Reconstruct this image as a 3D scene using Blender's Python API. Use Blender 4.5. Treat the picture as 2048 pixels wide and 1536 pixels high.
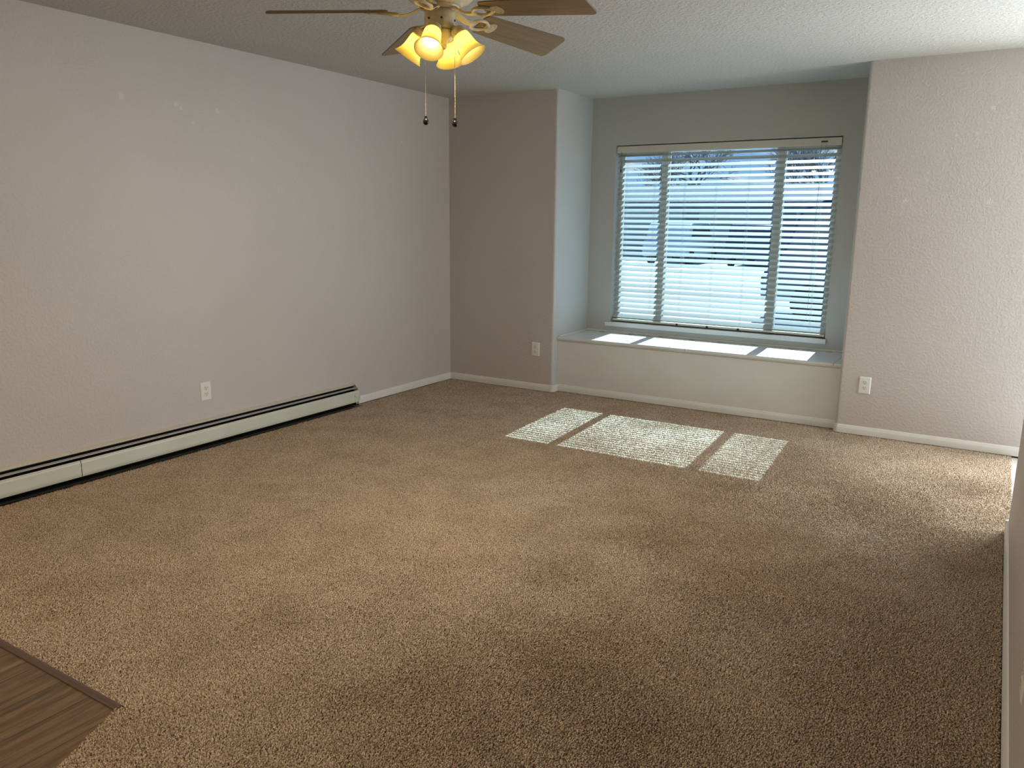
import bpy, bmesh, math, random
import numpy as np
from mathutils import Vector, Matrix

random.seed(7)
rng = np.random.default_rng(7)
for o in list(bpy.data.objects):
    bpy.data.objects.remove(o, do_unlink=True)
S = bpy.context.scene
C = S.collection
R = math.radians

# ------------------------------------------------------------------ camera
cam = bpy.data.cameras.new('camera')
cam.sensor_width = 36.0
cam.lens = 1569.7 / 2048 * 36.0
cam.clip_start = 0.02
cam.clip_end = 400
co = bpy.data.objects.new('camera', cam)
C.objects.link(co)
co.location = (4.1892, -5.7155, 1.4219)
co.rotation_mode = 'XYZ'
co.rotation_euler = (1.3654, -0.0098, 0.5548)
S.camera = co

# ------------------------------------------------------------------ view, world, sun
S.view_settings.view_transform = 'Standard'
S.view_settings.look = 'None'
S.view_settings.gamma = 1.0
S.view_settings.use_curve_mapping = False
S.view_settings.exposure = 0.14
SUN_STRENGTH = 16.5
SKY_STRENGTH = 0.75
SUN_DIR = Vector((0.055, -1.0, -0.938)).normalized()

w = bpy.data.worlds.new('sky')
S.world = w
w.use_nodes = True
nt = w.node_tree
nt.nodes.clear()
tc = nt.nodes.new('ShaderNodeTexCoord')
sep = nt.nodes.new('ShaderNodeSeparateXYZ')
nt.links.new(tc.outputs['Generated'], sep.inputs[0])
ramp = nt.nodes.new('ShaderNodeValToRGB')
ramp.color_ramp.elements[0].position = 0.0
ramp.color_ramp.elements[0].color = (0.33, 0.62, 1.0, 1)
ramp.color_ramp.elements[1].position = 0.6
ramp.color_ramp.elements[1].color = (0.10, 0.27, 0.75, 1)
nt.links.new(sep.outputs['Z'], ramp.inputs[0])
mp = nt.nodes.new('ShaderNodeMapping')
mp.inputs['Scale'].default_value = (6, 6, 30)
nt.links.new(tc.outputs['Generated'], mp.inputs[0])
nz = nt.nodes.new('ShaderNodeTexNoise')
nz.inputs['Scale'].default_value = 1.3
nz.inputs['Detail'].default_value = 5
nt.links.new(mp.outputs[0], nz.inputs[0])
cr = nt.nodes.new('ShaderNodeValToRGB')
cr.color_ramp.elements[0].position = 0.60
cr.color_ramp.elements[1].position = 0.74
nt.links.new(nz.outputs[0], cr.inputs[0])
mx = nt.nodes.new('ShaderNodeMix')
mx.data_type = 'RGBA'
nt.links.new(cr.outputs[0], mx.inputs[0])
nt.links.new(ramp.outputs[0], mx.inputs[6])
mx.inputs[7].default_value = (1.1, 1.15, 1.2, 1)
bg = nt.nodes.new('ShaderNodeBackground')
bg.inputs[1].default_value = SKY_STRENGTH
nt.links.new(mx.outputs[2], bg.inputs[0])
wo = nt.nodes.new('ShaderNodeOutputWorld')
nt.links.new(bg.outputs[0], wo.inputs[0])

sun = bpy.data.lights.new('sun', 'SUN')
sun.energy = SUN_STRENGTH
sun.color = (0.60, 0.90, 1.10)
sun.angle = R(0.27)
so = bpy.data.objects.new('sun', sun)
C.objects.link(so)
so.rotation_mode = 'QUATERNION'
so.rotation_quaternion = SUN_DIR.to_track_quat('-Z', 'Y')
so.location = (2, 6, 8)


def area(name, loc, rot, sx, sy, power, col):
    l = bpy.data.lights.new(name, 'AREA')
    l.shape = 'RECTANGLE'
    l.size = sx
    l.size_y = sy
    l.energy = power
    l.color = col
    o = bpy.data.objects.new(name, l)
    o.location = loc
    o.rotation_euler = rot
    C.objects.link(o)
    return o


# ceiling fixtures of the kitchen and the dining area behind the camera
area('kitchen_ceiling_light', (0.9, -6.2, 2.40), (0, 0, 0), 1.2, 0.3, 32, (1.0, 0.74, 0.48))
area('dining_ceiling_light', (3.2, -7.4, 2.40), (0, 0, 0), 0.5, 0.5, 14, (1.0, 0.86, 0.72))
# daylight entering through the window in the east wall of the entry and through the glass front door
area('entry_window_daylight', (6.03, -0.60, 1.35), (0, R(90), 0), 1.3, 0.68, 30, (1.0, 0.97, 0.94))
area('front_door_daylight', (5.27, 0.06, 1.05), (R(-90), 0, 0), 0.95, 1.7, 85, (0.93, 0.98, 1.0))


# ------------------------------------------------------------------ materials
def mat(name, col, rough=0.6, spec=0.4, metal=0.0, bump=None, cvar=None, trans=None):
    m = bpy.data.materials.new(name)
    m.use_nodes = True
    n = m.node_tree.nodes
    L = m.node_tree.links
    b = n['Principled BSDF']
    b.inputs['Base Color'].default_value = (*col, 1)
    b.inputs['Roughness'].default_value = rough
    b.inputs['Specular IOR Level'].default_value = spec
    b.inputs['Metallic'].default_value = metal
    t = n.new('ShaderNodeTexCoord')
    if cvar:
        sc, amt = cvar
        z = n.new('ShaderNodeTexNoise')
        z.inputs['Scale'].default_value = sc
        z.inputs['Detail'].default_value = 4
        L.new(t.outputs['Object'], z.inputs[0])
        r = n.new('ShaderNodeValToRGB')
        r.color_ramp.elements[0].position = 0.3
        r.color_ramp.elements[1].position = 0.7
        r.color_ramp.elements[0].color = (*[c * (1 - amt) for c in col], 1)
        r.color_ramp.elements[1].color = (*[min(1, c * (1 + amt)) for c in col], 1)
        L.new(z.outputs[0], r.inputs[0])
        L.new(r.outputs[0], b.inputs['Base Color'])
    if bump:
        sc, st, dist = bump
        z = n.new('ShaderNodeTexNoise')
        z.inputs['Scale'].default_value = sc
        z.inputs['Detail'].default_value = 3
        L.new(t.outputs['Object'], z.inputs[0])
        bp = n.new('ShaderNodeBump')
        bp.inputs['Strength'].default_value = st
        bp.inputs['Distance'].default_value = dist
        L.new(z.outputs[0], bp.inputs['Height'])
        L.new(bp.outputs[0], b.inputs['Normal'])
    if trans:
        o = n['Material Output']
        tr = n.new('ShaderNodeBsdfTranslucent')
        tr.inputs[0].default_value = (*trans[0], 1)
        ms = n.new('ShaderNodeMixShader')
        ms.inputs[0].default_value = trans[1]
        L.new(b.outputs[0], ms.inputs[1])
        L.new(tr.outputs[0], ms.inputs[2])
        L.new(ms.outputs[0], o.inputs[0])
    return m


def wall_mat(name, col, spots=(), spotcol=(0.80, 0.79, 0.77), bump=0.4, scale=62, rough=0.45):
    """knockdown / orange-peel painted drywall; spots = spackle dabs (x, y, z, radius)"""
    m = bpy.data.materials.new(name)
    m.use_nodes = True
    n = m.node_tree.nodes
    L = m.node_tree.links
    b = n['Principled BSDF']
    b.inputs['Roughness'].default_value = rough
    b.inputs['Specular IOR Level'].default_value = 0.45
    t = n.new('ShaderNodeNewGeometry')
    z = n.new('ShaderNodeTexNoise')
    z.inputs['Scale'].default_value = scale
    z.inputs['Detail'].default_value = 2.5
    z.inputs['Roughness'].default_value = 0.55
    L.new(t.outputs['Position'], z.inputs[0])
    r = n.new('ShaderNodeValToRGB')
    r.color_ramp.elements[0].position = 0.46
    r.color_ramp.elements[1].position = 0.60
    L.new(z.outputs[0], r.inputs[0])
    z2 = n.new('ShaderNodeTexNoise')
    z2.inputs['Scale'].default_value = scale * 2.6
    L.new(t.outputs['Position'], z2.inputs[0])
    ad = n.new('ShaderNodeMath')
    ad.operation = 'MULTIPLY_ADD'
    ad.inputs[1].default_value = 0.35
    L.new(z2.outputs[0], ad.inputs[0])
    L.new(r.outputs[0], ad.inputs[2])
    bp = n.new('ShaderNodeBump')
    bp.inputs['Strength'].default_value = bump
    bp.inputs['Distance'].default_value = 0.0021
    L.new(ad.outputs[0], bp.inputs['Height'])
    L.new(bp.outputs[0], b.inputs['Normal'])
    z3 = n.new('ShaderNodeTexNoise')
    z3.inputs['Scale'].default_value = 0.9
    z3.inputs['Detail'].default_value = 3
    L.new(t.outputs['Position'], z3.inputs[0])
    r3 = n.new('ShaderNodeValToRGB')
    r3.color_ramp.elements[0].position = 0.3
    r3.color_ramp.elements[1].position = 0.7
    r3.color_ramp.elements[0].color = (*[c * 0.965 for c in col], 1)
    r3.color_ramp.elements[1].color = (*[c * 1.035 for c in col], 1)
    L.new(z3.outputs[0], r3.inputs[0])
    last = r3.outputs[0]
    if spots:
        wz = n.new('ShaderNodeTexNoise')
        wz.inputs['Scale'].default_value = 45
        wz.inputs['Detail'].default_value = 2
        L.new(t.outputs['Position'], wz.inputs[0])
        acc = None
        for (x, y, zz, rad) in spots:
            d = n.new('ShaderNodeVectorMath')
            d.operation = 'DISTANCE'
            d.inputs[1].default_value = (x, y, zz)
            L.new(t.outputs['Position'], d.inputs[0])
            q = n.new('ShaderNodeMath')
            q.operation = 'MULTIPLY_ADD'
            q.inputs[1].default_value = rad * 2.2
            L.new(wz.outputs[0], q.inputs[0])
            L.new(d.outputs['Value'], q.inputs[2])
            g = n.new('ShaderNodeMapRange')
            g.inputs['From Min'].default_value = rad * 2.1
            g.inputs['From Max'].default_value = rad * 1.5
            L.new(q.outputs[0], g.inputs['Value'])
            if acc is None:
                acc = g.outputs[0]
            else:
                mm = n.new('ShaderNodeMath')
                mm.operation = 'MAXIMUM'
                L.new(acc, mm.inputs[0])
                L.new(g.outputs[0], mm.inputs[1])
                acc = mm.outputs[0]
        k = n.new('ShaderNodeMath')
        k.operation = 'MULTIPLY'
        k.inputs[1].default_value = 0.28
        L.new(acc, k.inputs[0])
        mx = n.new('ShaderNodeMix')
        mx.data_type = 'RGBA'
        L.new(k.outputs[0], mx.inputs[0])
        L.new(last, mx.inputs[6])
        mx.inputs[7].default_value = (*spotcol, 1)
        last = mx.outputs[2]
    L.new(last, b.inputs['Base Color'])
    return m


PAINT = (0.57, 0.53, 0.50)
spl = [(0, -3.009, 2.062, .022), (0, -2.672, 2.068, .02), (0, -2.645, 2.045, .016), (0, -2.386, 2.059, .022),
       (0, -2.566, 1.976, .013), (0, -0.64, 2.03, .012)]
spr = [(3.72, 0, 1.975, .018), (3.857, 0, 1.963, .012), (3.966, 0, 1.969, .014), (3.725, 0, 1.743, .008),
       (3.724, 0, 1.697, .012), (3.553, 0, 1.715, .015), (3.609, 0, 1.569, .018), (4.075, 0, 1.561, .02),
       (3.407, 0, 0.105, .008), (4.03, 0, 2.113, .018)]
M_wl = wall_mat('paint_left', PAINT, spl)
M_wr = wall_mat('paint_back_right', PAINT, spr)
M_w = wall_mat('paint', PAINT)
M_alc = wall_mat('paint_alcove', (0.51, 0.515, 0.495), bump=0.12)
M_ceil = wall_mat('ceiling_texture', (0.55, 0.535, 0.50), bump=0.7, scale=48, rough=0.8)
M_trim = mat('trim_white', (0.74, 0.74, 0.70), 0.38, 0.5, cvar=(9, 0.03))
M_seat = mat('seat_paint', (0.72, 0.72, 0.69), 0.42, 0.5, bump=(14, 0.1, 0.002), cvar=(4, 0.03))
M_gap = mat('dark_gap', (0.012, 0.012, 0.010), 0.8, 0.1)
M_vinyl = mat('window_vinyl', (0.62, 0.60, 0.52), 0.45, 0.4)
M_plate = mat('plate_white', (0.80, 0.80, 0.77), 0.3, 0.5)
M_ivory = mat('receptacle_ivory', (0.74, 0.73, 0.62), 0.3, 0.5)
M_steel = mat('screw_steel', (0.5, 0.48, 0.42), 0.35, 0.5, metal=1.0)
M_heat = mat('heater_enamel', (0.60, 0.62, 0.53), 0.38, 0.5, cvar=(5, 0.05))
M_heatb = mat('heater_back_enamel', (0.62, 0.58, 0.47), 0.45, 0.4)
M_heatd = mat('heater_inside', (0.012, 0.012, 0.010), 0.8, 0.1)
M_alu = mat('aluminium_fin', (0.45, 0.44, 0.43), 0.45, 0.4, metal=0.6)
M_slat = mat('blind_slat', (0.58, 0.575, 0.53), 0.45, 0.35, trans=((0.58, 0.62, 0.60), 0.13))
M_rail = mat('blind_rail', (0.66, 0.64, 0.56), 0.4, 0.4)
M_cord = mat('blind_cord', (0.72, 0.74, 0.70), 0.7, 0.2)
M_plug = mat('black_plug', (0.01, 0.01, 0.01), 0.4, 0.4)
M_cream = mat('fan_cream', (0.60, 0.53, 0.38), 0.38, 0.5, cvar=(40, 0.12))
M_blade_ = None
M_chain = mat('chain_brass', (0.62, 0.52, 0.36), 0.35, 0.5, metal=0.5)
M_pull = mat('pull_dark_wood', (0.008, 0.006, 0.006), 0.3, 0.4)
M_conc = mat('driveway_concrete', (0.50, 0.52, 0.55), 0.85, 0.2, cvar=(0.5, 0.12))
M_bark = mat('bark', (0.16, 0.13, 0.12), 0.9, 0.1)


def glass_mat():
    m = bpy.data.materials.new('thin_glass')
    m.use_nodes = True
    n = m.node_tree.nodes
    L = m.node_tree.links
    n.remove(n['Principled BSDF'])
    t = n.new('ShaderNodeBsdfTransparent')
    t.inputs[0].default_value = (0.93, 0.97, 0.96, 1)
    g = n.new('ShaderNodeBsdfGlossy')
    g.inputs['Roughness'].default_value = 0.02
    f = n.new('ShaderNodeFresnel')
    f.inputs[0].default_value = 1.35
    mx = n.new('ShaderNodeMixShader')
    L.new(f.outputs[0], mx.inputs[0])
    L.new(t.outputs[0], mx.inputs[1])
    L.new(g.outputs[0], mx.inputs[2])
    L.new(mx.outputs[0], n['Material Output'].inputs[0])
    return m


M_glass = glass_mat()


def shade_mat():
    m = bpy.data.materials.new('shade_frosted_glass')
    m.use_nodes = True
    n = m.node_tree.nodes
    L = m.node_tree.links
    b = n['Principled BSDF']
    b.inputs['Base Color'].default_value = (0.88, 0.76, 0.42, 1)
    b.inputs['Roughness'].default_value = 0.35
    tr = n.new('ShaderNodeBsdfTranslucent')
    tr.inputs[0].default_value = (1.0, 0.90, 0.44, 1)
    ms = n.new('ShaderNodeMixShader')
    ms.inputs[0].default_value = 0.62
    L.new(b.outputs[0], ms.inputs[1])
    L.new(tr.outputs[0], ms.inputs[2])
    L.new(ms.outputs[0], n['Material Output'].inputs[0])
    return m


M_shade = shade_mat()


def emis(name, col, st):
    m = bpy.data.materials.new(name)
    m.use_nodes = True
    b = m.node_tree.nodes['Principled BSDF']
    b.inputs['Base Color'].default_value = (0.9, 0.9, 0.85, 1)
    b.inputs['Emission Color'].default_value = (*col, 1)
    b.inputs['Emission Strength'].default_value = st
    return m


M_bulb = emis('lit_bulb', (1.0, 0.86, 0.50), 10.0)


def blade_mat():
    m = bpy.data.materials.new('blade_wood')
    m.use_nodes = True
    n = m.node_tree.nodes
    L = m.node_tree.links
    b = n['Principled BSDF']
    b.inputs['Roughness'].default_value = 0.5
    t = n.new('ShaderNodeTexCoord')
    mp = n.new('ShaderNodeMapping')
    mp.inputs['Scale'].default_value = (3, 60, 10)
    L.new(t.outputs['Object'], mp.inputs[0])
    z = n.new('ShaderNodeTexNoise')
    z.inputs['Scale'].default_value = 1.0
    z.inputs['Detail'].default_value = 4
    L.new(mp.outputs[0], z.inputs[0])
    r = n.new('ShaderNodeValToRGB')
    r.color_ramp.elements[0].position = 0.3
    r.color_ramp.elements[0].color = (0.22, 0.155, 0.085, 1)
    r.color_ramp.elements[1].position = 0.7
    r.color_ramp.elements[1].color = (0.30, 0.22, 0.125, 1)
    L.new(z.outputs[0], r.inputs[0])
    L.new(r.outputs[0], b.inputs['Base Color'])
    return m


M_blade = blade_mat()


def wood_floor_mat():
    m = bpy.data.materials.new('brown_plank_floor')
    m.use_nodes = True
    n = m.node_tree.nodes
    L = m.node_tree.links
    b = n['Principled BSDF']
    b.inputs['Roughness'].default_value = 0.42
    t = n.new('ShaderNodeNewGeometry')
    s = n.new('ShaderNodeSeparateXYZ')
    L.new(t.outputs['Position'], s.inputs[0])

    def math_(op, a, bb=None, c=None):
        q = n.new('ShaderNodeMath')
        q.operation = op
        for i, v in enumerate((a, bb, c)):
            if v is None:
                continue
            if isinstance(v, (int, float)):
                q.inputs[i].default_value = v
            else:
                L.new(v, q.inputs[i])
        return q.outputs[0]
    px = math_('DIVIDE', s.outputs[0], 0.152)
    idx = math_('FLOOR', px)
    fx = math_('FRACT', px)
    cb = n.new('ShaderNodeCombineXYZ')
    L.new(math_('MULTIPLY', s.outputs[0], 34.0), cb.inputs[0])
    L.new(math_('ADD', math_('MULTIPLY', s.outputs[1], 2.6), math_('MULTIPLY', idx, 7.3)), cb.inputs[1])
    L.new(math_('MULTIPLY', idx, 3.1), cb.inputs[2])
    z = n.new('ShaderNodeTexNoise')
    z.inputs['Scale'].default_value = 1.0
    z.inputs['Detail'].default_value = 6
    z.inputs['Roughness'].default_value = 0.62
    z.inputs['Distortion'].default_value = 0.8
    L.new(cb.outputs[0], z.inputs[0])
    r = n.new('ShaderNodeValToRGB')
    e = r.color_ramp.elements
    e[0].position = 0.28
    e[0].color = (0.05, 0.028, 0.013, 1)
    e[1].position = 0.72
    e[1].color = (0.27, 0.18, 0.10, 1)
    k = e.new(0.5)
    k.color = (0.145, 0.092, 0.048, 1)
    L.new(z.outputs[0], r.inputs[0])
    seam = math_('LESS_THAN', fx, 0.018)
    mx = n.new('ShaderNodeMix')
    mx.data_type = 'RGBA'
    L.new(seam, mx.inputs[0])
    L.new(r.outputs[0], mx.inputs[6])
    mx.inputs[7].default_value = (0.02, 0.012, 0.008, 1)
    L.new(mx.outputs[2], b.inputs['Base Color'])
    return m


M_woodf = wood_floor_mat()
M_vin = mat('entry_vinyl', (0.62, 0.60, 0.56), 0.45, 0.4, cvar=(3, 0.06))


def carpet_mat():
    m = bpy.data.materials.new('carpet_yarn')
    m.use_nodes = True
    n = m.node_tree.nodes
    L = m.node_tree.links
    b = n['Principled BSDF']
    b.inputs['Roughness'].default_value = 0.95
    b.inputs['Specular IOR Level'].default_value = 0.08
    t = n.new('ShaderNodeNewGeometry')
    z = n.new('ShaderNodeTexNoise')
    z.inputs['Scale'].default_value = 210
    z.inputs['Detail'].default_value = 2
    L.new(t.outputs['Position'], z.inputs[0])
    r = n.new('ShaderNodeValToRGB')
    e = r.color_ramp.elements
    e[0].position = 0.36
    e[0].color = (0.22, 0.155, 0.10, 1)
    e[1].position = 0.64
    e[1].color = (0.80, 0.665, 0.52, 1)
    k = e.new(0.5)
    k.color = (0.53, 0.425, 0.315, 1)
    L.new(z.outputs[0], r.inputs[0])
    z2 = n.new('ShaderNodeTexNoise')
    z2.inputs['Scale'].default_value = 4.2
    z2.inputs['Detail'].default_value = 6
    L.new(t.outputs['Position'], z2.inputs[0])
    r2 = n.new('ShaderNodeValToRGB')
    r2.color_ramp.elements[0].position = 0.35
    r2.color_ramp.elements[0].color = (0.87, 0.855, 0.835, 1)
    r2.color_ramp.elements[1].position = 0.6
    r2.color_ramp.elements[1].color = (1, 1, 1, 1)
    L.new(z2.outputs[0], r2.inputs[0])
    mx = n.new('ShaderNodeMix')
    mx.data_type = 'RGBA'
    mx.blend_type = 'MULTIPLY'
    mx.inputs[0].default_value = 1
    L.new(r.outputs[0], mx.inputs[6])
    L.new(r2.outputs[0], mx.inputs[7])
    L.new(mx.outputs[2], b.inputs['Base Color'])
    return m


M_carpet = carpet_mat()
M_cback = mat('carpet_base', (0.22, 0.165, 0.115), 0.95, 0.05)


# ------------------------------------------------------------------ mesh helpers
class MB:
    def __init__(s):
        s.v = []
        s.f = []
        s.m = []
        s.mi = 0

    def add(s, vs, fs):
        k = len(s.v)
        s.v += [tuple(v) for v in vs]
        for f in fs:
            s.f.append(tuple(k + i for i in f))
            s.m.append(s.mi)

    def box(s, x0, x1, y0, y1, z0, z1, M=None):
        vs = [Vector(p) for p in ((x0, y0, z0), (x1, y0, z0), (x1, y1, z0), (x0, y1, z0),
                                  (x0, y0, z1), (x1, y0, z1), (x1, y1, z1), (x0, y1, z1))]
        if M is not None:
            vs = [M @ v for v in vs]
        s.add(vs, [(0, 3, 2, 1), (4, 5, 6, 7), (0, 1, 5, 4), (1, 2, 6, 5), (2, 3, 7, 6), (3, 0, 4, 7)])

    def prism(s, prof, M, length, closed=True):
        """profile (list of 2D) in the local XY plane, extruded along +Z of M"""
        n = len(prof)
        vs = [M @ Vector((p[0], p[1], 0)) for p in prof] + [M @ Vector((p[0], p[1], length)) for p in prof]
        fs = [(i, (i + 1) % n, n + (i + 1) % n, n + i) for i in range(n if closed else n - 1)]
        if closed:
            fs += [tuple(range(n - 1, -1, -1)), tuple(range(n, 2 * n))]
        s.add(vs, fs)

    def lathe(s, prof, M=None, seg=24, closed=False):
        """profile of (r, z)"""
        M = M or Matrix()
        n = len(prof)
        vs = []
        for k in range(seg):
            a = 2 * math.pi * k / seg
            for r, z in prof:
                vs.append(M @ Vector((r * math.cos(a), r * math.sin(a), z)))
        fs = []
        rng_ = n if closed else n - 1
        for k in range(seg):
            k2 = (k + 1) % seg
            for i in range(rng_):
                j = (i + 1) % n
                fs.append((k * n + i, k2 * n + i, k2 * n + j, k * n + j))
        s.add(vs, fs)

    def tube(s, pts, rad, seg=8, cap=True):
        pts = [Vector(p) for p in pts]
        n = len(pts)
        rads = rad if isinstance(rad, (list, tuple)) else [rad] * n
        vs = []
        up = None
        for i, p in enumerate(pts):
            d = (pts[min(i + 1, n - 1)] - pts[max(i - 1, 0)]).normalized()
            if up is None:
                up = Vector((0, 0, 1)) if abs(d.z) < 0.9 else Vector((1, 0, 0))
            a = d.cross(up).normalized()
            b = a.cross(d).normalized()
            up = b
            for k in range(seg):
                t = 2 * math.pi * k / seg
                vs.append(p + (a * math.cos(t) + b * math.sin(t)) * rads[i])
        fs = []
        for i in range(n - 1):
            for k in range(seg):
                k2 = (k + 1) % seg
                fs.append((i * seg + k, i * seg + k2, (i + 1) * seg + k2, (i + 1) * seg + k))
        if cap:
            fs.append(tuple(range(seg - 1, -1, -1)))
            fs.append(tuple(range((n - 1) * seg, n * seg)))
        s.add(vs, fs)

    def sphere(s, c, r, seg=12, rings=8, sz=1.0):
        prof = [(r * math.sin(math.pi * i / rings), -r * sz * math.cos(math.pi * i / rings)) for i in range(rings + 1)]
        prof[0] = (1e-5, prof[0][1])
        prof[-1] = (1e-5, prof[-1][1])
        s.lathe(prof, Matrix.Translation(c), seg)

    def build(s, name, m, parent=None, smooth=None, bevel=0, sharp=35, loc=None):
        me = bpy.data.meshes.new(name)
        me.from_pydata(s.v, [], s.f)
        ms = m if isinstance(m, (list, tuple)) else [m]
        for x in ms:
            me.materials.append(x)
        if len(ms) > 1:
            me.polygons.foreach_set('material_index', s.m)
        bm = bmesh.new()
        bm.from_mesh(me)
        bmesh.ops.recalc_face_normals(bm, faces=bm.faces)
        bm.to_mesh(me)
        bm.free()
        if smooth:
            me.polygons.foreach_set('use_smooth', [True] * len(me.polygons))
            me.set_sharp_from_angle(angle=R(sharp))
        o = bpy.data.objects.new(name, me)
        C.objects.link(o)
        if parent is not None:
            o.parent = parent
            o.matrix_parent_inverse = Matrix.Translation(-parent.location) if parent.rotation_euler.to_matrix().is_identity else Matrix()
        if smooth == 'walls':
            for p in me.polygons:
                if p.area > .1 or abs(p.normal.z) > .9:
                    p.use_smooth = False
        if bevel:
            b = o.modifiers.new('bevel', 'BEVEL')
            b.width = bevel
            b.segments = 2
            b.limit_method = 'ANGLE'
            b.angle_limit = R(40)
        return o


Matrix3I = Matrix.Identity(3)


def empty(name, loc):
    o = bpy.data.objects.new(name, None)
    o.empty_display_size = 0.05
    o.location = loc
    C.objects.link(o)
    return o


def tag(o, label=None, cat=None, group=None, kind=None):
    if label:
        o['label'] = label
    if cat:
        o['category'] = cat
    if group:
        o['group'] = group
    if kind:
        o['kind'] = kind
    return o


def part(mb, name, m, parent, **k):
    """part in world coordinates under an un-rotated empty"""
    o = mb.build(name, m, None, **k)
    o.parent = parent
    # mesh parts sit at the world origin of their thing, so only the empty's own offset is undone
    if parent.type == 'EMPTY':
        o.matrix_parent_inverse = Matrix.Translation(-Vector(parent.location))
    return o


# ------------------------------------------------------------------ room shell
H = 2.44
X1, X2 = 1.065, 3.321
YD = 0.62
XR, XR2 = 4.352, 4.470
YE = -1.49
YS = -8.5
XE = 6.0
DX0, DX1, DZ = 4.68, 5.86, 2.05
WX0, WX1, WZ0, WZ1 = 1.295, 3.095, 0.555, 2.050


def arc(cx, cy, r, a0, a1, n=6):
    return [(cx + r * math.cos(R(a0 + (a1 - a0) * i / n)), cy + r * math.sin(R(a0 + (a1 - a0) * i / n))) for i in range(n + 1)]


def plan(mb, poly, z0, z1):
    mb.prism(poly, Matrix.Translation((0, 0, z0)), z1 - z0)


def struct(mb, name, m, **k):
    return tag(mb.build(name, m, **k), kind='structure')


b = MB(); b.box(-.12, 0, YS, 0.12, 0, H)
struct(b, 'wall_left', M_wl)

b = MB()
plan(b, [(0, 0.0)] + arc(X1 - .018, .018, .018, -90, 0) + [(X1, .76), (0, .76)], 0, H)
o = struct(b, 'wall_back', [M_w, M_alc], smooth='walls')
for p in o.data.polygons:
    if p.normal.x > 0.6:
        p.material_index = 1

b = MB()
plan(b, [(X2, .76)] + arc(X2 + .018, .018, .018, 180, 270) + [(DX0, 0), (DX0, .15), (X2 + .15, .15), (X2 + .15, .76)], 0, H)
b.box(DX0, DX1, 0, .15, DZ, H)
b.box(DX1, XE, 0, .15, 0, H)
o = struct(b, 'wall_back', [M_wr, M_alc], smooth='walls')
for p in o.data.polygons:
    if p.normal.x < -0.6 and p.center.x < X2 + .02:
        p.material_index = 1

b = MB()
b.box(X1, WX0, YD, .76, 0, H)
b.box(WX1, X2, YD, .76, 0, H)
b.box(WX0, WX1, YD, .76, 0, WZ0)
b.box(WX0, WX1, YD, .76, WZ1, H)
struct(b, 'wall_window', M_alc)

b = MB()
plan(b, arc(XR + .018, YE - .018, .018, 180, 90) + arc(XR2 - .018, YE - .018, .018, 90, 0) + [(XR2, YS), (XR, YS)], 0, H)
struct(b, 'wall_right', M_w, smooth='walls')
b = MB()
b.box(XE, XE + .12, YS, -.96, 0, H)
b.box(XE, XE + .12, -.24, .15, 0, H)
b.box(XE, XE + .12, -.96, -.24, 0, .68)
b.box(XE, XE + .12, -.96, -.24, 2.02, H)
struct(b, 'wall_entry', M_w)
wn2 = tag(empty('window_2', (XE + .06, -.60, .68)), kind='structure')
b = MB(); b.box(-.12, XE + .12, YS - .12, YS, 0, H)
struct(b, 'wall_south', M_w)
b = MB(); b.box(-.12, XE + .12, YS - .12, .76, H, H + .12)
struct(b, 'ceiling', M_ceil)

# floor: carpet backing, plank floor of the dining side, vinyl of the entry
WOODP = [(-.0, -4.562), (2.112, -4.562), (2.72, -5.86), (XR, -5.86), (XR, YS), (0, YS)]
b = MB()
b.add([(0, 0, -.012), (0, -4.562, -.012), (2.112, -4.562, -.012), (2.72, -5.86, -.012), (XR, -5.86, -.012), (4.368, -1.5, -.012), (4.372, 0, -.012), (X2, 0, -.012), (X2, .76, -.012), (X1, .76, -.012), (X1, 0, -.012)],
      [tuple(range(11))])
b.mi = 1
b.add([(x, y, -.010) for x, y in WOODP], [tuple(range(6))])
b.mi = 2
b.add([(4.372, 0, -.012), (4.368, -1.5, -.012), (XR, -5.86, -.012), (XR, YS, -.012), (XE, YS, -.012), (XE, .15, -.012), (DX0, .15, -.012), (DX0, 0, -.012)], [tuple(range(8))])
b.mi = 0
b.box(-.12, XE + .12, YS - .12, .9, -.15, -.014)
o = struct(b, 'floor', [M_cback, M_woodf, M_vin])

# metal/vinyl transition strip between planks and carpet
b = MB()
prof = [(-.0175, -.010), (-.0175, -.0065), (-.014, -.003), (-.004, -.0005), (.004, -.002), (.004, -.010)]
MY = Matrix(((0, 0, 1, 0), (1, 0, 0, 0), (0, 1, 0, 0), (0, 0, 0, 1)))   # local x->Y, y->Z, z->X
b.prism([(p[0] - 4.545, p[1]) for p in prof], MY, 2.114)
M_strip = mat('transition_strip', (0.11, 0.075, 0.058), 0.4, 0.4)
struct(b, 'trim_1', M_strip, smooth=True)


b = MB()
b.box(XE + .07, XE + .11, -.96, -.92, .68, 2.02)
b.box(XE + .07, XE + .11, -.28, -.24, .68, 2.02)
b.box(XE + .07, XE + .11, -.92, -.28, .68, .72)
b.box(XE + .07, XE + .11, -.92, -.28, 1.98, 2.02)
part(b, 'window_frame', M_vinyl, wn2)
# baseboards: profile (out, up)
BB = [(0, 0), (.012, 0), (.0125, .034), (.0105, .041), (.0085, .045), (.0075, .052), (.0045, .057), (0, .058)]


def base(mb, x0, y0, x1, y1, z=0.0):
    """room lies to the LEFT of the direction of travel"""
    d = Vector((x1 - x0, y1 - y0, 0))
    L_ = d.length
    d.normalize()
    nrm = Vector((-d.y, d.x, 0))
    M = Matrix(((nrm.x, 0, d.x, x0), (nrm.y, 0, d.y, y0), (0, 1, 0, z), (0, 0, 0, 1)))
    mb.prism(BB, M, L_)


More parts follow.
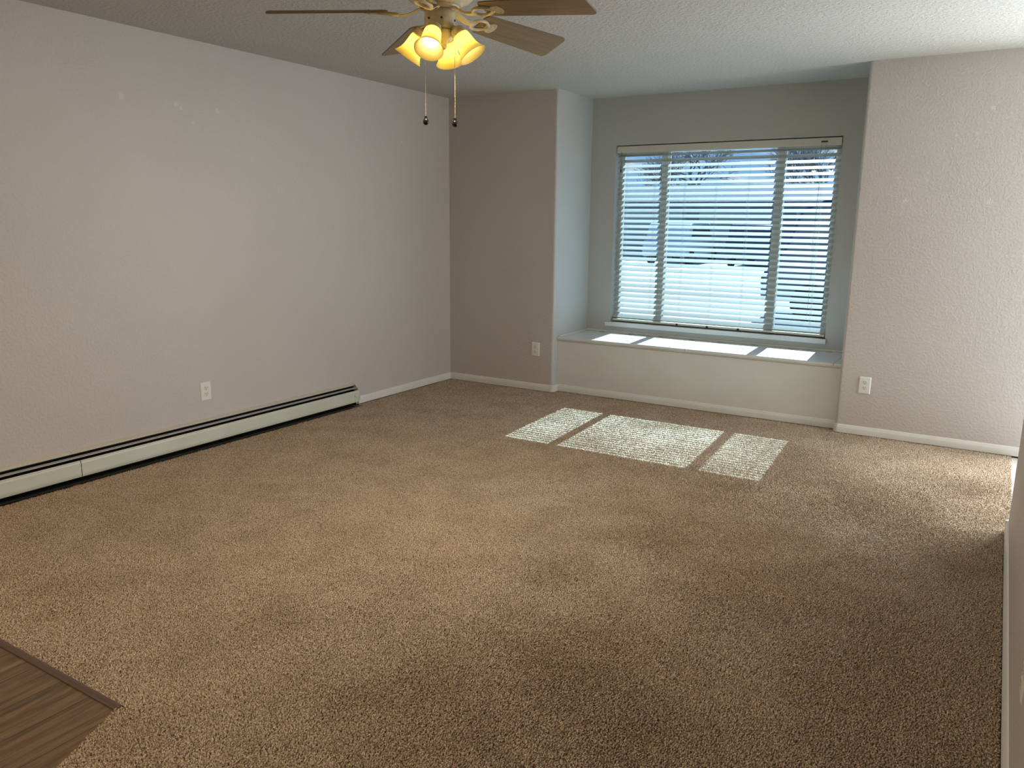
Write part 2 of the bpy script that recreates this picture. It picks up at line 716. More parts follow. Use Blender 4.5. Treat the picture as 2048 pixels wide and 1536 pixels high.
b = MB(); base(b, 0, 0, 0, -1.235)
struct(b, 'baseboard_left', M_trim, smooth=True)
b = MB()
base(b, X1 - .012, 0, 0.0125, 0)
struct(b, 'baseboard_back', M_trim, smooth=True)
YF = 0.082      # front plane of the window seat
b = MB()
plan(b, arc(X1 - .018, .018, .0305, -90, 0, 8) + [(X1 + .0125, YF), (X1, YF)] + arc(X1 - .018, .018, .0185, 0, -90, 8), 0, .057)
struct(b, 'trim_2', M_trim, smooth='walls')
b = MB(); base(b, X2, YF, X1 + .012, YF)
struct(b, 'trim_3', M_trim, smooth=True)
b = MB()
plan(b, arc(X2 + .018, .018, .0305, 180, 270, 8) + arc(X2 + .018, .018, .0185, 270, 180, 8) + [(X2, YF), (X2 - .0125, YF)], 0, .057)
struct(b, 'trim_4', M_trim, smooth=True)
b = MB(); base(b, DX0 - .06, 0, X2 + .018, 0)
struct(b, 'baseboard_back', M_trim, smooth=True)
b = MB()
base(b, XR, YS, XR, YE - .018)
struct(b, 'baseboard_right', M_trim, smooth=True)
b = MB()
plan(b, arc(XR + .018, YE - .018, .0305, 180, 90, 8) + [(XR2 - .02, YE + .0125), (XR2 - .02, YE)] + arc(XR + .018, YE - .018, .0185, 90, 180, 8), 0, .057)
struct(b, 'trim_5', M_trim, smooth=True)

# ------------------------------------------------------------------ window
wn = tag(empty('window_1', (2.195, .72, 0.555)), kind='structure')
GX = [(1.345, 1.680), (1.746, 2.612), (2.686, 3.045)]
GZ0, GZ1 = .622, 1.978
b = MB()
y0, y1 = .695, .755
b.box(WX0, 1.33, y0, y1, WZ0, WZ1)
b.box(3.06, WX1, y0, y1, WZ0, WZ1)
b.box(1.33, 3.06, y0, y1, WZ0, .598)
b.box(1.33, 3.06, y0, y1, 2.0, WZ1)
for xa, xb in ((1.690, 1.734), (2.624, 2.674)):
    b.box(xa, xb, y0 + .005, y1 - .005, .598, 2.0)
part(b, 'window_frame', M_vinyl, wn, bevel=.003)
for i, (xa, xb) in enumerate(GX):
    fx0 = (1.33, 1.734, 2.674)[i]
    fx1 = (1.69, 2.624, 3.06)[i]
    yy = .712 if i != 1 else .728
    b = MB()
    b.box(fx0, xa, yy - .012, yy + .012, .598, 2.0)
    b.box(xb, fx1, yy - .012, yy + .012, .598, 2.0)
    b.box(xa, xb, yy - .012, yy + .012, .598, GZ0)
    b.box(xa, xb, yy - .012, yy + .012, GZ1 if i != 1 else 1.99, 2.0)
    sash = part(b, 'sash', M_vinyl, wn, bevel=.002)
    b = MB()
    z1 = GZ1 if i != 1 else 1.99
    b.add([(xa, yy, GZ0), (xb, yy, GZ0), (xb, yy, z1), (xa, yy, z1)], [(0, 1, 2, 3)])
    part(b, 'glass', M_glass, sash)
b = MB()
b.box(1.250, 3.106, .598, .6195, .518, .5545)
b.box(WX0 + .001, WX1 - .001, .6195, .694, .540, .5548)
part(b, 'window_sill', M_trim, wn, bevel=.002)

# ------------------------------------------------------------------ venetian blind
bl = tag(empty('venetian_blind', (2.195, .66, .565)),
         'off-white venetian blind with tilted wide slats hanging in the alcove window', 'window blind')
BX0, BX1 = 1.303, 3.087
b = MB()
b.box(BX0, BX1, .645, .690, 2.008, 2.040)
part(b, 'headrail', M_rail, bl, bevel=.002)
b = MB()
prof = [(.626, 1.992), (.630, 1.988), (.637, 1.988), (.637, 2.043), (.631, 2.043), (.627, 2.040)]
b.prism([(p[0], p[1]) for p in prof], MY @ Matrix.Translation((0, 0, BX0)), BX1 - BX0)
part(b, 'valance', M_rail, bl)
NS = 31
ZT, ZB = 1.968, .612
TILT = R(30.0)
b = MB()
sl0, sl1 = BX0 + .004, BX1 - .004
slat_z = []
for i in range(NS):
    zc = ZT + (ZB - ZT) * i / (NS - 1)
    slat_z.append(zc)
    t = TILT + R(random.uniform(-1.5, 1.5)) + R(4) * max(0, (i - 20) / 10)
    if i == 0:
        t = R(24)
    pr = []
    for k in range(5):
        u = -.025 + .05 * k / 4
        h = .0005 * (1 - (u / .025) ** 2)
        pr.append((u, h + .0013))
    for k in range(4, -1, -1):
        u = -.025 + .05 * k / 4
        h = .0005 * (1 - (u / .025) ** 2)
        pr.append((u, h - .0013))
    q = [(.662 + u * math.cos(t) - v * math.sin(t), zc + u * math.sin(t) + v * math.cos(t)) for u, v in pr]
    dz = random.uniform(-.0006, .0006)
    b.prism([(a, c + dz) for a, c in q], MY @ Matrix.Translation((0, 0, sl0)), sl1 - sl0)
part(b, 'slats', M_slat, bl, smooth=True, sharp=50)
b = MB()
b.box(BX0 + .002, BX1 - .002, .640, .686, .566, .584)
br = part(b, 'bottom_rail', M_rail, bl, bevel=.003)
LAD = [1.385, 1.640, 1.901, 2.162, 2.420, 2.690, 2.962]
for x in LAD:
    b = MB()
    for yy in (.6405, .6835):
        b.tube([(x, yy, .584), (x, yy, 2.01)], .0006, 5)
        b.tube([(x + .010, yy, .584), (x + .010, yy, 2.01)], .0006, 5)
    part(b, 'ladder_cord', M_cord, bl)
for x in LAD[2:5]:
    b = MB()
    b.lathe([(1e-4, 0), (.009, 0), (.009, .004), (1e-4, .0045)], Matrix.Translation((x, .6385, .574)) @ Matrix.Rotation(R(90), 4, 'X'), 12)
    part(b, 'cord_plug', M_plug, br)
b = MB()
b.box(2.944, 2.990, .6235, .6275, 2.010, 2.0205)
part(b, 'cord_lock', M_plug, bl)
b = MB()
b.tube([(2.950, .625, 2.012), (2.946, .622, 1.90), (2.952, .622, 1.7), (2.944, .623, 1.3), (2.950, .623, .9), (2.946, .623, .70)], .0011, 6)
b.tube([(2.976, .625, 2.012), (2.992, .622, 1.93), (2.958, .622, 1.84), (2.953, .622, 1.5), (2.956, .623, 1.0)], .0011, 6)
part(b, 'pull_cord', mat('cord_grey', (.35, .37, .37), .7, .2), bl)
b = MB()
b.tube([(1.342, .625, 2.0), (1.344, .623, 1.86)], .0011, 6)
b.lathe([(1e-4, 1.828), (.005, 1.832), (.0045, 1.85), (.002, 1.862), (1e-4, 1.863)], Matrix.Translation((1.344, .6225, 0)), 10)
part(b, 'tilt_cord', M_plug, bl)

# ------------------------------------------------------------------ window seat
ws = tag(empty('window_seat', ((X1 + X2) / 2, .34, 0)),
         'built-in white window seat with hinged lids filling the alcove under the window', 'window seat')
SZ = .465
b = MB(); b.box(X1 + .001, X2 - .001, YF + .001, YF + .02, 0.0, SZ - .034)
part(b, 'front_panel', M_seat, ws)
b = MB(); b.box(X1 + .001, X2 - .001, YF - .002, YF + .03, SZ - .031, SZ - .0195)
b.box(X1 + .001, X2 - .001, .575, .618, SZ - .03, SZ - .001)
part(b, 'top_frame', M_seat, ws)
for xa, xb in ((X1 + .003, 1.125), (1.1275, 2.1795), (2.1825, 3.262), (3.265, X2 - .003)):
    b = MB(); b.box(xa, xb, YF - .016, .573, SZ - .019, SZ)
    lid = part(b, 'lid', M_seat, ws, bevel=.0025)
    # hinges at the back edge of the two long lids
    if xb - xa > .5:
        for k in range(4):
            hx = xa + (xb - xa) * (.11 + .26 * k)
            b = MB()
            b.tube([(hx - .022, .5745, SZ + .0015), (hx + .022, .5745, SZ + .0015)], .003, 8)
            b.box(hx - .022, hx + .022, .556, .573, SZ, SZ + .0012)
            part(b, 'hinge', M_steel, lid)
b = MB(); b.box(X1 + .001, X2 - .001, .606, .6195, SZ, SZ + .013)
b.box(X1 + .0005, X1 + .010, YF + .01, .606, SZ, SZ + .009)
part(b, 'back_trim', M_seat, ws, bevel=.002)

# ------------------------------------------------------------------ baseboard heater
ht = tag(empty('baseboard_heater', (0.0, -2.9, 0)),
         'long low pale green-white baseboard heater with dark slots along the left wall', 'baseboard heater')
HY0, HY1, HJ = -4.55, -1.29, -3.476


def yprism(mb, prof, ya, yb):
    """profile (x, z) extruded along +Y"""
    M = Matrix(((1, 0, 0, 0), (0, 0, 1, ya), (0, 1, 0, 0), (0, 0, 0, 1)))
    mb.prism(prof, M, yb - ya)


b = MB(); yprism(b, [(.0005, .0), (.0035, .0), (.0035, .150), (.0005, .150)], HY0, HY1)
part(b, 'back_panel', M_heatd, ht)
for ya, yb in ((HY0, HJ - .02), (HJ - .018, HY1)):
    b = MB(); yprism(b, [(.0005, .152), (.0005, .172), (.003, .173), (.030, .166), (.031, .163), (.029, .1625), (.004, .168), (.004, .152)], ya, yb)
    part(b, 'top_hood', M_heatb, ht, smooth=True)
for ya, yb in ((HY0, HJ - .045), (HJ - .043, HY1 - .005)):
    b = MB(); yprism(b, [(.036, .146), (.038, .1475), (.050, .1405), (.0505, .1390), (.048, .1385), (.036, .144)], ya, yb)
    part(b, 'damper', M_alu, ht, smooth=True)
for ya, yb in ((HY0, HJ - .002), (HJ + .002, HY1)):
    b = MB()
    yprism(b, [(.058, .122), (.061, .1265), (.066, .1265), (.0695, .123), (.0690, .1185), (.0700, .1165), (.0712, .113), (.0715, .110), (.0715, .060), (.0722, .056),
               (.0715, .042), (.069, .036), (.060, .034), (.060, .0355), (.068, .038), (.0695, .042), (.0695, .111), (.067, .1165), (.067, .121), (.064, .1240), (.061, .1235)], ya, yb)
    part(b, 'front_panel', M_heat, ht, smooth=True)
b = MB()
b.tube([(.036, HY0, .075), (.036, HY1 - .02, .075)], .011, 12)
part(b, 'pipe', mat('copper_pipe', (.35, .18, .10), .5, .4, metal=.8), ht)
# fins packed along the pipe read as one element
b = MB()
yy = HY0
while yy < HY1 - .05:
    b.box(.010, .058, yy, yy + .0012, .052, .110)
    yy += .009
part(b, 'fin_element', M_heatd, ht)
b = MB(); yprism(b, [(.004, .0), (.063, .0), (.0635, .0065), (.062, .008), (.010, .008), (.004, .008)], HY0, HY1 - .05)
part(b, 'bottom_rail', mat('heater_rail_dark', (.022, .023, .020), .7, .2), ht)
b = MB()
yprism(b, [(.0005, .045), (.0005, .174), (.005, .1745), (.031, .168), (.054, .144), (.0705, .129), (.0735, .118), (.0735, .058), (.060, .050)], HY1, HY1 + .006)
yprism(b, [(.0725, .052), (.0725, .110), (.0735, .110), (.0735, .052)], HY1 - .05, HY1 + .003)
ec = part(b, 'end_cap', M_heat, ht)
b = MB()
b.lathe([(1e-4, 0), (.003, .0), (.0035, .001), (1e-4, .002)], Matrix.Translation((.0735, HY1 - .05, .086)) @ Matrix.Rotation(R(90), 4, 'Y'), 10)
part(b, 'screw', M_plug, ec)
for yb_ in (HY1 - .03, HJ, -2.4):
    b = MB(); yprism(b, [(.006, .012), (.060, .012), (.067, .044), (.0665, .118), (.060, .122), (.006, .142)], yb_ - .0015, yb_ + .0015)
    part(b, 'bracket', M_heatd, ht)


# ------------------------------------------------------------------ wall outlets
def outlet(loc, rz, label, w_=.0755, h_=.117):
    e = tag(empty('wall_outlet', loc), label, 'wall outlet', 'wall outlets')
    e.rotation_euler = (0, 0, rz)

    def P(mb, name, m, par=e, **k):
        o = mb.build(name, m, None, **k)
        o.parent = par
        return o
    # local: plate in XZ plane, facing -Y
    b = MB()
    a, c = w_ / 2, h_ / 2
    vs = [(-a, 0, -c), (a, 0, -c), (a, 0, c), (-a, 0, c), (-a, -.003, -c), (a, -.003, -c), (a, -.003, c), (-a, -.003, c),
          (-a + .006, -.0065, -c + .006), (a - .006, -.0065, -c + .006), (a - .006, -.0065, c - .006), (-a + .006, -.0065, c - .006)]
    fs = [(3, 2, 1, 0), (0, 1, 5, 4), (1, 2, 6, 5), (2, 3, 7, 6), (3, 0, 4, 7), (4, 5, 9, 8), (5, 6, 10, 9), (6, 7, 11, 10), (7, 4, 8, 11), (8, 9, 10, 11)]
    b.add(vs, fs)
    P(b, 'cover_plate', M_plate)
    for sz in (1, -1):
        zc = sz * .0195
        b = MB()
        pts = []
        for k in range(24):
            t = 2 * math.pi * k / 24
            pts.append((.0172 * math.cos(t), max(-.0132, min(.0132, .0172 * math.sin(t)))))
        b.prism(pts, Matrix(((1, 0, 0, 0), (0, 0, -1, -.006), (0, 1, 0, zc), (0, 0, 0, 1))), .0022)
        rc = P(b, 'receptacle', M_ivory)
        b = MB()
        b.box(-.0075, -.0050, -.00845, -.008, zc + .000, zc + .009)
        b.box(.0050, .0070, -.00845, -.008, zc + .001, zc + .008)
        b.lathe([(1e-4, 0), (.0026, 0), (.0026, .0003), (1e-4, .0004)], Matrix.Translation((0, -.0081, zc - .0065)) @ Matrix.Rotation(R(90), 4, 'X'), 10)
        P(b, 'slots', M_plug, rc)
        tag(rc, 'ivory receptacle with dark slots')
    b = MB()
    b.lathe([(1e-4, 0), (.0028, .0), (.0026, .001), (1e-4, .0014)], Matrix.Translation((0, -.0064, 0)) @ Matrix.Rotation(R(90), 4, 'X'), 10)
    P(b, 'screw', M_ivory)
    return e


outlet((0.0, -2.611, .347), R(90), 'white double outlet on the left wall above the baseboard heater')
outlet((.8965, 0, .352), 0, 'white double outlet on the shadowed wall between corner and alcove')
outlet((3.4845, 0, .347), 0, 'white double outlet on the bright wall right of the window seat')
outlet((XR, -3.592, .352), R(-90), 'white double outlet on the partition wall at the right edge')

# ------------------------------------------------------------------ ceiling fan
FX, FY, FZ = 2.198, -3.056, 2.224
fan = tag(empty('ceiling_fan', (FX, FY, H)), 'cream ceiling fan with five brown blades, four lit bell lamps and two pull chains', 'ceiling fan')


def FM(z=0):
    return Matrix.Translation((FX, FY, z))


b = MB()
b.lathe([(1e-4, 2.4395), (.075, 2.4395), (.078, 2.425), (.070, 2.405), (.045, 2.392), (.020, 2.388), (1e-4, 2.388)], FM(), 32)
part(b, 'canopy', M_cream, fan, smooth=True)
b = MB(); b.tube([(FX, FY, 2.40), (FX, FY, 2.36)], .014, 16)
part(b, 'downrod', M_cream, fan, smooth=True)
b = MB()
b.lathe([(1e-4, 2.372), (.060, 2.370), (.105, 2.355), (.132, 2.330), (.140, 2.300), (.138, 2.275), (.120, 2.258), (.095, 2.250), (.085, 2.240), (1e-4, 2.240)], FM(), 40)
part(b, 'motor_housing', M_cream, fan, smooth=True)
b = MB()
b.lathe([(1e-4, 2.243), (.076, 2.243), (.078, 2.236), (.074, 2.228), (1e-4, 2.228)], FM(), 32)
part(b, 'flywheel', M_cream, fan, smooth=True)
b = MB()
b.lathe([(1e-4, 2.229), (.050, 2.229), (.054, 2.222), (.0585, 2.214), (.0600, 2.205), (.0600, 2.168), (.058, 2.158), (.050, 2.152), (1e-4, 2.152)], FM(), 32)
sh_ = part(b, 'switch_housing', M_cream, fan, smooth=True)
for a in (301.8 - 38, 301.8 + 12, 301.8 + 80):
    b = MB()
    b.sphere((FX + .060 * math.cos(R(a)), FY + .060 * math.sin(R(a)), 2.186), .0045, 8, 6)
    part(b, 'screw', M_plug, sh_)
# light kit hub
b = MB()
b.lathe([(1e-4, 2.153), (.050, 2.153), (.056, 2.146), (.052, 2.134), (.038, 2.122), (.030, 2.112), (.026, 2.100), (.030, 2.093), (.026, 2.085), (.012, 2.078), (1e-4, 2.076)], FM(), 32)
part(b, 'light_fitter', M_cream, fan, smooth=True)

ZAX = Vector((0, 0, 1))
for k, az in enumerate((288.8, 18.8, 108.8, 198.8)):
    d = Vector((math.cos(R(az)), math.sin(R(az)), 0))
    neck = Vector((FX, FY, 2.150)) + d * .070
    ax = (d * math.cos(R(55)) - ZAX * math.sin(R(55))).normalized()
    q = ax.to_track_quat('Z', 'Y').to_matrix().to_4x4()
    M = Matrix.Translation(neck) @ q
    b = MB()
    b.tube([Vector((FX, FY, 2.146)) + d * .03, Vector((FX, FY, 2.158)) + d * .055, neck + ax * .004], [.012, .012, .016], 12)
    b.lathe([(1e-4, -.006), (.022, -.006), (.028, .0), (.030, .012), (.030, .026), (.027, .026), (.027, .004), (1e-4, .002)], M, 24)
    lk = part(b, 'lamp_holder', M_cream, fan, smooth=True)
    b = MB()
    pr = [(.0275, .012), (.030, .020), (.0335, .030), (.0355, .045), (.0370, .062), (.0395, .078), (.0450, .094), (.0530, .108), (.0585, .116)]
    inn = [(r - .0025, z - .0008) for r, z in reversed(pr)]
    b.lathe(pr + inn, M, 36, closed=True)
    sd = part(b, 'lamp_shade', M_shade, fan, smooth=True, sharp=70)
    b = MB()
    b.lathe([(1e-4, .004), (.012, .006), (.0125, .022), (.016, .034), (.024, .050), (.0275, .064), (.026, .078), (.019, .088), (.009, .0935), (1e-4, .0945)], M, 20)
    part(b, 'bulb', M_bulb, sd, smooth=True)
    sp = bpy.data.lights.new('lamp_light', 'SPOT')
    sp.energy = 19
    sp.color = (1.0, 0.84, 0.64)
    sp.spot_size = R(168)
    sp.spot_blend = 0.9
    sp.shadow_soft_size = 0.03
    spo = bpy.data.objects.new('lamp_light', sp)
    spo.rotation_mode = 'QUATERNION'
    spo.location = neck + ax * .125
    spo.rotation_quaternion = (ax).to_track_quat('-Z', 'Y')
    C.objects.link(spo)

# blades: (azimuth, droop, pitch) measured one by one
BL = [(219.34 + 5.2, 4.1, 15.5), (219.34 - 72 - 2.4, 3.8, 12.0), (219.34 - 144 - .2, 3.6, 21.0), (219.34 - 216 - 2.6, 5.0, 10.7), (219.34 - 288 - 1.5, 4.2, 13.5)]
for az, dr, pi_ in BL:
    M = Matrix.Translation((FX, FY, FZ)) @ Matrix.Rotation(R(az), 4, 'Z') @ Matrix.Rotation(R(dr), 4, 'Y')
    Mp = M @ Matrix.Rotation(R(-pi_), 4, 'X')
    r0, r1, w0, w1, cr_ = .205, .656, .060, .0757, .022
    out = []
    out += [(r0 + cr_ * (1 - math.sin(R(a))), -w0 + cr_ * (1 - math.cos(R(a)))) for a in (90, 60, 30, 0)]
    out += [(r1 - cr_ + cr_ * math.sin(R(a)), -w1 + cr_ * (1 - math.cos(R(a)))) for a in (0, 30, 60, 90)]
    out += [(r1 - cr_ + cr_ * math.sin(R(a)), w1 - cr_ * (1 - math.cos(R(a)))) for a in (90, 60, 30, 0)]
    out += [(r0 + cr_ * (1 - math.sin(R(a))), w0 - cr_ * (1 - math.cos(R(a)))) for a in (0, 30, 60, 90)]
    b = MB()
    b.prism(out, Matrix.Translation((0, 0, -.0025)), .0055)
    bo = b.build('blade', M_blade)
    bo.parent = fan
    bo.matrix_parent_inverse = Matrix.Identity(4)
    bo.matrix_basis = Matrix.Translation((-FX, -FY, -H)) @ Mp
    # blade iron: arm with an open oval loop, fixed under the blade by three screws
    b = MB()
    arm = [(.060, 0, .006), (.085, 0, .004), (.105, 0, -.006), (.130, 0, -.015), (.155, 0, -.016), (.172, 0, -.013)]
    n = len(arm)
    vs = []
    for (r, y, z), hw in zip(arm, (.020, .018, .015, .013, .013, .016)):
        vs += [Mp @ Vector((r, -hw, z + .004)), Mp @ Vector((r, hw, z + .004)), Mp @ Vector((r, hw * .7, z - .004)), Mp @ Vector((r, -hw * .7, z - .004))]
    fs = []
    for i in range(n - 1):
        for j in range(4):
            fs.append((i * 4 + j, i * 4 + (j + 1) % 4, i * 4 + 4 + (j + 1) % 4, i * 4 + 4 + j))
    fs += [(3, 2, 1, 0), tuple((n - 1) * 4 + j for j in range(4))]
    b.add(vs, fs)
    loop = []
    for k in range(25):
        t = 2 * math.pi * k / 24
        loop.append(Mp @ Vector((.208 + .043 * math.cos(t), .030 * math.sin(t) * (1 - .25 * math.cos(t)), -.0085 + .004 * math.cos(t))))
    b.tube(loop, .0065, 10, cap=False)
    # flat tongue with lobes under the blade
    tg = [(.238, -.016), (.262, -.030), (.280, -.030), (.288, -.018), (.292, 0), (.288, .018), (.280, .030), (.262, .030), (.238, .016)]
    b.prism(tg, Mp @ Matrix.Translation((0, 0, -.0072)), .0045)
    io = part(b, 'blade_iron', M_cream, fan, smooth=True)
    for sx, sy in ((.274, -.020), (.274, .020), (.222, 0)):
        b = MB()
        for zz in (-.0085, .0045):
            b.sphere(Mp @ Vector((sx, sy, zz)), .0035, 8, 6, .6)
        part(b, 'screw', M_steel, io)


def chain(ax, dist, zb, ztop):
    x = FX + dist * math.cos(R(ax))
    y = FY + dist * math.sin(R(ax))
    e = tag_ = None
    b = MB()
    z = ztop
    while z > zb + .028:
        b.sphere((x, y, z), .00165, 6, 4)
        z -= .0036
    b.tube([(x, y, ztop), (x, y, zb + .026)], .0007, 5)
    ch = part(b, 'pull_chain', M_chain, fan)
    b = MB()
    b.lathe([(1e-4, zb + .032), (.006, zb + .031), (.006, zb + .023), (.0095, zb + .018), (.012, zb + .011), (.0105, zb + .003), (.006, zb - .002), (1e-4, zb - .003)], Matrix.Translation((x, y, 0)), 16)
    part(b, 'chain_pull', M_pull, ch, smooth=True)


chain(218, .0585, 1.797, 2.165)
chain(22, .0600, 1.790, 2.165)

# ------------------------------------------------------------------ front door (glass) of the entry
dn = tag(empty('door_1', (5.27, .075, 0)), kind='structure')
b = MB()
b.box(DX0, DX0 + .03, .0, .15, -.01, DZ)
b.box(DX1 - .03, DX1, .0, .15, -.01, DZ)
b.box(DX0 + .03, DX1 - .03, .0, .15, DZ - .03, DZ)
part(b, 'door_frame', M_trim, dn)
b = MB()
b.box(DX0 + .03, DX0 + .10, .09, .12, 0, DZ - .03)
b.box(DX1 - .10, DX1 - .03, .09, .12, 0, DZ - .03)
b.box(DX0 + .10, DX1 - .10, .09, .12, 0, .16)
b.box(DX0 + .10, DX1 - .10, .09, .12, DZ - .11, DZ - .03)
part(b, 'storm_door', M_trim, dn)
b = MB()
b.add([(DX0 + .10, .105, .16), (DX1 - .10, .105, .16), (DX1 - .10, .105, DZ - .11), (DX0 + .10, .105, DZ - .11)], [(0, 1, 2, 3)])
part(b, 'glass', M_glass, dn)

# ------------------------------------------------------------------ outdoors
b = MB()
b.box(-90, 90, .77, 120, -.45, -.30)
struct(b, 'ground', M_conc)

M_siding = mat('grey_siding', (.17, .18, .22), .8, .2, cvar=(2, .08))
M_roof = mat('dark_shingle', (.10, .10, .12), .9, .1, cvar=(6, .2))
M_gdoor = mat('garage_door_paint', (.34, .34, .36), .6, .3)
M_tyre = mat('tyre', (.02, .02, .02), .8, .2)
M_cglass = mat('car_glass', (.03, .04, .05), .1, .6)


def garage(x0, x1, y, h, label, nd):
    g = tag(empty('garage_building', ((x0 + x1) / 2, y, -.3)), label, 'building')
    b = MB(); b.box(x0, x1, y, y + 7, -.3, h)
    part(b, 'wall', M_siding, g)
    b = MB(); yprism_x(b, [(y - .6, h), (y + 7.6, h), (y + 7.6, h + .15), (y + 3.5, h + 1.1), (y - .6, h + .15)], x0 - .4, x1 + .4)
    part(b, 'roof', M_roof, g)
    wd = (x1 - x0) / nd
    for k in range(nd):
        xa = x0 + wd * k + .4
        b = MB(); b.box(xa, xa + wd - .8, y - .04, y + .02, -.3, 1.9)
        part(b, 'garage_door', M_gdoor, g)


def yprism_x(mb, prof, xa, xb):
    """profile (y, z) extruded along +X"""
    mb.prism(prof, MY @ Matrix.Translation((0, 0, xa)), xb - xa)


garage(-34, -14, 34, 2.35, 'long low grey garage outside, seen through the left part of the blind', 5)
garage(-13, 9, 31, 2.2, 'low dark garage outside, seen through the middle of the blind', 5)


def vehicle(cx, cy, rz, colr, label, name='parked_car', tall=1.0):
    e = tag(empty(name, (cx, cy, -.3)), label, 'car', 'cars parked outside the window')
    e.rotation_euler = (0, 0, rz)
    mp_ = mat('car_paint', colr, .25, .6)

    def P(mb, nm, m, par=e, **k):
        o = mb.build(nm, m, None, **k)
        o.parent = par
        return o
    b = MB()
    pr = [(-2.3, .35), (-2.32, .75), (-2.2, 1.0), (-1.95, 1.05 * tall), (-1.7, 1.62 * tall), (-1.3, 1.75 * tall), (.35, 1.76 * tall), (.75, 1.68 * tall), (1.25, 1.12 * tall), (2.1, .98 * tall), (2.3, .8), (2.32, .35)]
    b.prism(pr, Matrix(((1, 0, 0, 0), (0, 0, 1, -.9), (0, 1, 0, 0), (0, 0, 0, 1))), 1.8)
    P(b, 'body', mp_, smooth=True, bevel=.06)
    b = MB()
    for s_ in (-.905, .885):
        b = MB()
        b.prism([(-1.55, 1.15 * tall), (-1.4, 1.55 * tall), (.3, 1.58 * tall), (.6, 1.5 * tall), (1.0, 1.15 * tall)], Matrix(((1, 0, 0, 0), (0, 0, 1, s_), (0, 1, 0, 0), (0, 0, 0, 1))), .02)
        P(b, 'side_window', M_cglass)
    for wx in (-1.45, 1.45):
        for wy in (-.93, .71):
            b = MB()
            b.lathe([(1e-4, 0), (.2, 0), (.33, .02), (.34, .11), (.33, .2), (.2, .22), (1e-4, .22)], Matrix.Translation((wx, wy, .34)) @ Matrix.Rotation(R(-90), 4, 'X'), 20)
            P(b, 'wheel', M_tyre, smooth=True)
    return e


vehicle(2.75, 9.8, R(4), (.02, .03, .07), 'tall dark vehicle parked outside, seen through the right part of the blind', tall=1.22)
vehicle(-7.5, 27.0, R(90), (.45, .47, .5), 'small silver car parked at the garages outside the middle of the window')
vehicle(-4.2, 27.2, R(90), (.03, .04, .07), 'small black car parked at the garages outside the window')
vehicle(-15.0, 27.6, R(85), (.05, .06, .09), 'small dark car parked outside the left part of the window')


def tree(x, y, h, seed, label):
    rr = random.Random(seed)
    e = tag(empty('bare_tree', (x, y, -.3)), label, 'tree', 'bare trees outside the window')
    b = MB()

    def grow(p, d, ln, r, depth):
        q = p
        pts = [q]
        for _ in range(3):
            d = (d + Vector((rr.uniform(-.18, .18), rr.uniform(-.18, .18), rr.uniform(-.05, .12)))).normalized()
            q = q + d * ln / 3
            pts.append(q)
        bb.tube(pts, [r, r * .9, r * .8, r * .68], 5 if depth < 2 else 3, cap=False)
        if depth >= 6:
            return
        for _ in range(4 if depth < 1 else 3):
            a = rr.uniform(0, 6.283)
            sp = rr.uniform(.4, .85)
            u = d.orthogonal().normalized()
            v = d.cross(u)
            nd = (d * math.cos(sp) + (u * math.cos(a) + v * math.sin(a)) * math.sin(sp)).normalized()
            grow(q if rr.random() < .6 else pts[2], nd, ln * rr.uniform(.68, .9), r * .62, depth + 1)
    bb = MB()
    bb.tube([(x, y, -.3), (x + .05, y, h * .2)], [h * .020, h * .015], 8)
    part(bb, 'trunk', M_bark, e)
    bb = MB()
    grow(Vector((x + .05, y, h * .2)), Vector((0, 0, 1)), h * .17, h * .014, 0)
    part(bb, 'branches', M_bark, e)


tree(-4.2, 39, 8.6, 3, 'bare tree behind the garages, nearest the right pane of the window')
tree(-8.6, 50, 9.4, 11, 'bare tree behind the garages, right of the middle of the window')
tree(-11.6, 39, 9.0, 5, 'bare tree behind the garages, left of the middle of the window')
tree(-16.6, 49, 8.8, 23, 'bare tree behind the garages, nearest the left pane of the window')

# ------------------------------------------------------------------ carpet pile
STEP = .0056
gx, gy = np.meshgrid(np.arange(.003, 4.372, STEP), np.arange(-5.86, YF - .006, STEP * .92))
gx = gx + (np.arange(gx.shape[0]) % 2)[:, None] * STEP / 2
xs = gx.ravel() + rng.uniform(-.36, .36, gx.size) * STEP
ys = gy.ravel() + rng.uniform(-.36, .36, gx.size) * STEP
keep0 = (xs < 4.372) & (ys < YF - .006)
xs, ys = xs[keep0], ys[keep0]
keep = (ys < -.002) | ((xs > X1 + .004) & (xs < X2 - .004))
keep &= ~((ys < -4.545 + .004) & (xs < 2.112 + (-4.562 - ys) * (2.72 - 2.112) / (5.86 - 4.562)))
keep &= ~((xs > XR - .014) & (ys < YE - .0))
keep &= ~((xs < .012) & (ys > -1.24))
keep &= ~((xs < .066) & (ys <= -1.24))
# small dents left by furniture feet
dents = [(.66, -1.769, .03), (.526, -2.407, .022), (.66, -2.422, .022), (.67, -2.576, .025), (1.346, -1.978, .028), (.394, -.753, .02),
         (3.944, -3.13, .022), (4.218, -3.145, .026), (3.936, -3.409, .022), (4.219, -3.415, .028), (.642, -2.935, .02)]
hs = np.ones(len(xs))
for dx_, dy_, dr_ in dents:
    dd = np.hypot((xs - dx_) / 1.0, (ys - dy_) / .7)
    hs = np.minimum(hs, np.clip((dd / dr_ - .5) * 1.6, .18, 1))
xs, ys, hs = xs[keep], ys[keep], hs[keep]
n = len(xs)


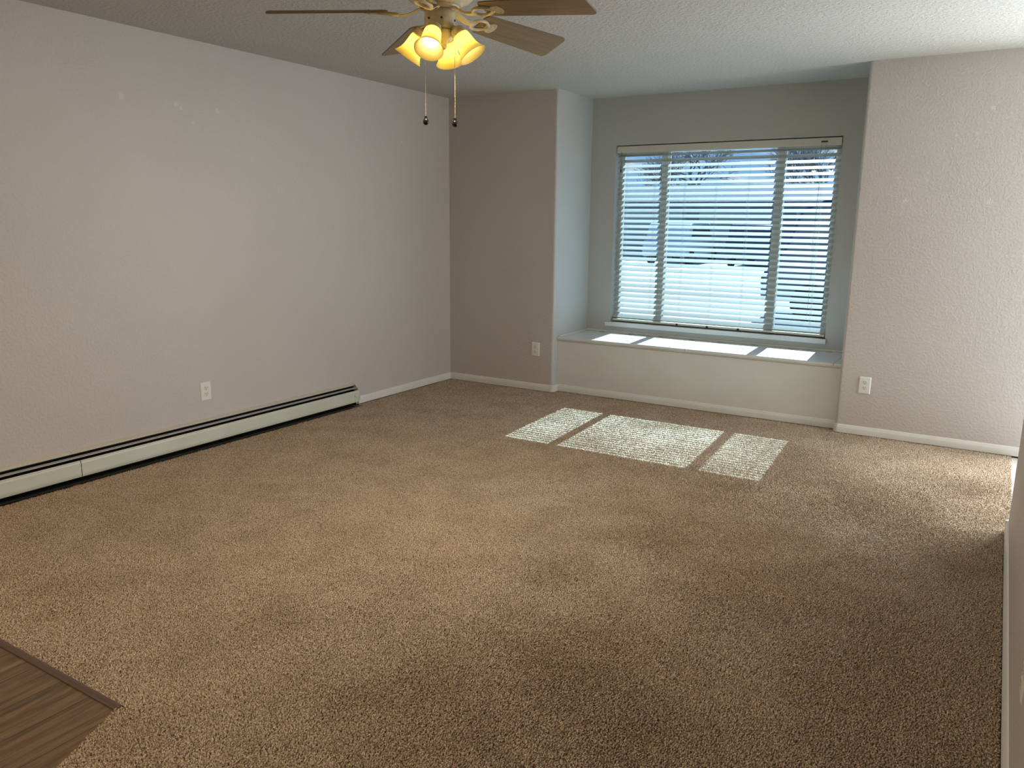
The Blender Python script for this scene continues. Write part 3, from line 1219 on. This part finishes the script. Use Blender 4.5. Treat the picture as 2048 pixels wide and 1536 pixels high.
def field(x, y, seed):
    r_ = np.random.default_rng(seed)
    o_ = np.zeros_like(x)
    for k in range(14):
        f = r_.uniform(.8, 13.0)
        a = r_.uniform(0, 6.283)
        o_ += np.sin((x * math.cos(a) + y * math.sin(a)) * f + r_.uniform(0, 6.283)) / (1 + .22 * f)
    return o_ / 3.2


la = field(xs, ys, 1) * 2.2 + rng.normal(0, .9, n)
lm = (.0045 + .0018 * field(xs, ys, 2)) + rng.normal(0, .0018, n)
hh = (.0100 + rng.normal(0, .0018, n)) * hs
br_ = rng.uniform(.0036, .0054, n)
ph = rng.uniform(0, 6.283, n)
V = np.zeros((n, 7, 3), dtype=np.float32)
ca, sa = np.cos(la), np.sin(la)
for k in range(3):
    t = ph + k * 2.0944
    V[:, k, 0] = xs + br_ * np.cos(t)
    V[:, k, 1] = ys + br_ * np.sin(t)
    V[:, k, 2] = -.0125
    V[:, 3 + k, 0] = xs + ca * lm * .45 + br_ * .85 * np.cos(t + .4)
    V[:, 3 + k, 1] = ys + sa * lm * .45 + br_ * .85 * np.sin(t + .4)
    V[:, 3 + k, 2] = -.0125 + hh * .62
V[:, 6, 0] = xs + ca * lm
V[:, 6, 1] = ys + sa * lm
V[:, 6, 2] = -.0125 + hh
me = bpy.data.meshes.new('carpet_pile')
me.vertices.add(n * 7)
me.vertices.foreach_set('co', V.reshape(-1))
quads = np.array([[0, 1, 4, 3], [1, 2, 5, 4], [2, 0, 3, 5]])
tris = np.array([[3, 4, 6], [4, 5, 6], [5, 3, 6]])
lv = np.concatenate([quads.reshape(-1), tris.reshape(-1)])
loops = (lv[None, :] + (np.arange(n) * 7)[:, None]).reshape(-1)
me.loops.add(len(loops))
me.loops.foreach_set('vertex_index', loops.astype(np.int32))
st1 = np.array([0, 4, 8, 12, 15, 18])
starts = (st1[None, :] + (np.arange(n) * 21)[:, None]).reshape(-1)
me.polygons.add(n * 6)
me.polygons.foreach_set('loop_start', starts.astype(np.int32))
me.polygons.foreach_set('use_smooth', np.ones(n * 6, dtype=bool))
me.materials.append(M_carpet)
me.update(calc_edges=True)
me.validate()
cp = bpy.data.objects.new('carpet_pile', me)
C.objects.link(cp)
tag(cp, 'tan wall-to-wall cut-pile carpet covering the living room floor', 'carpet', kind='stuff')
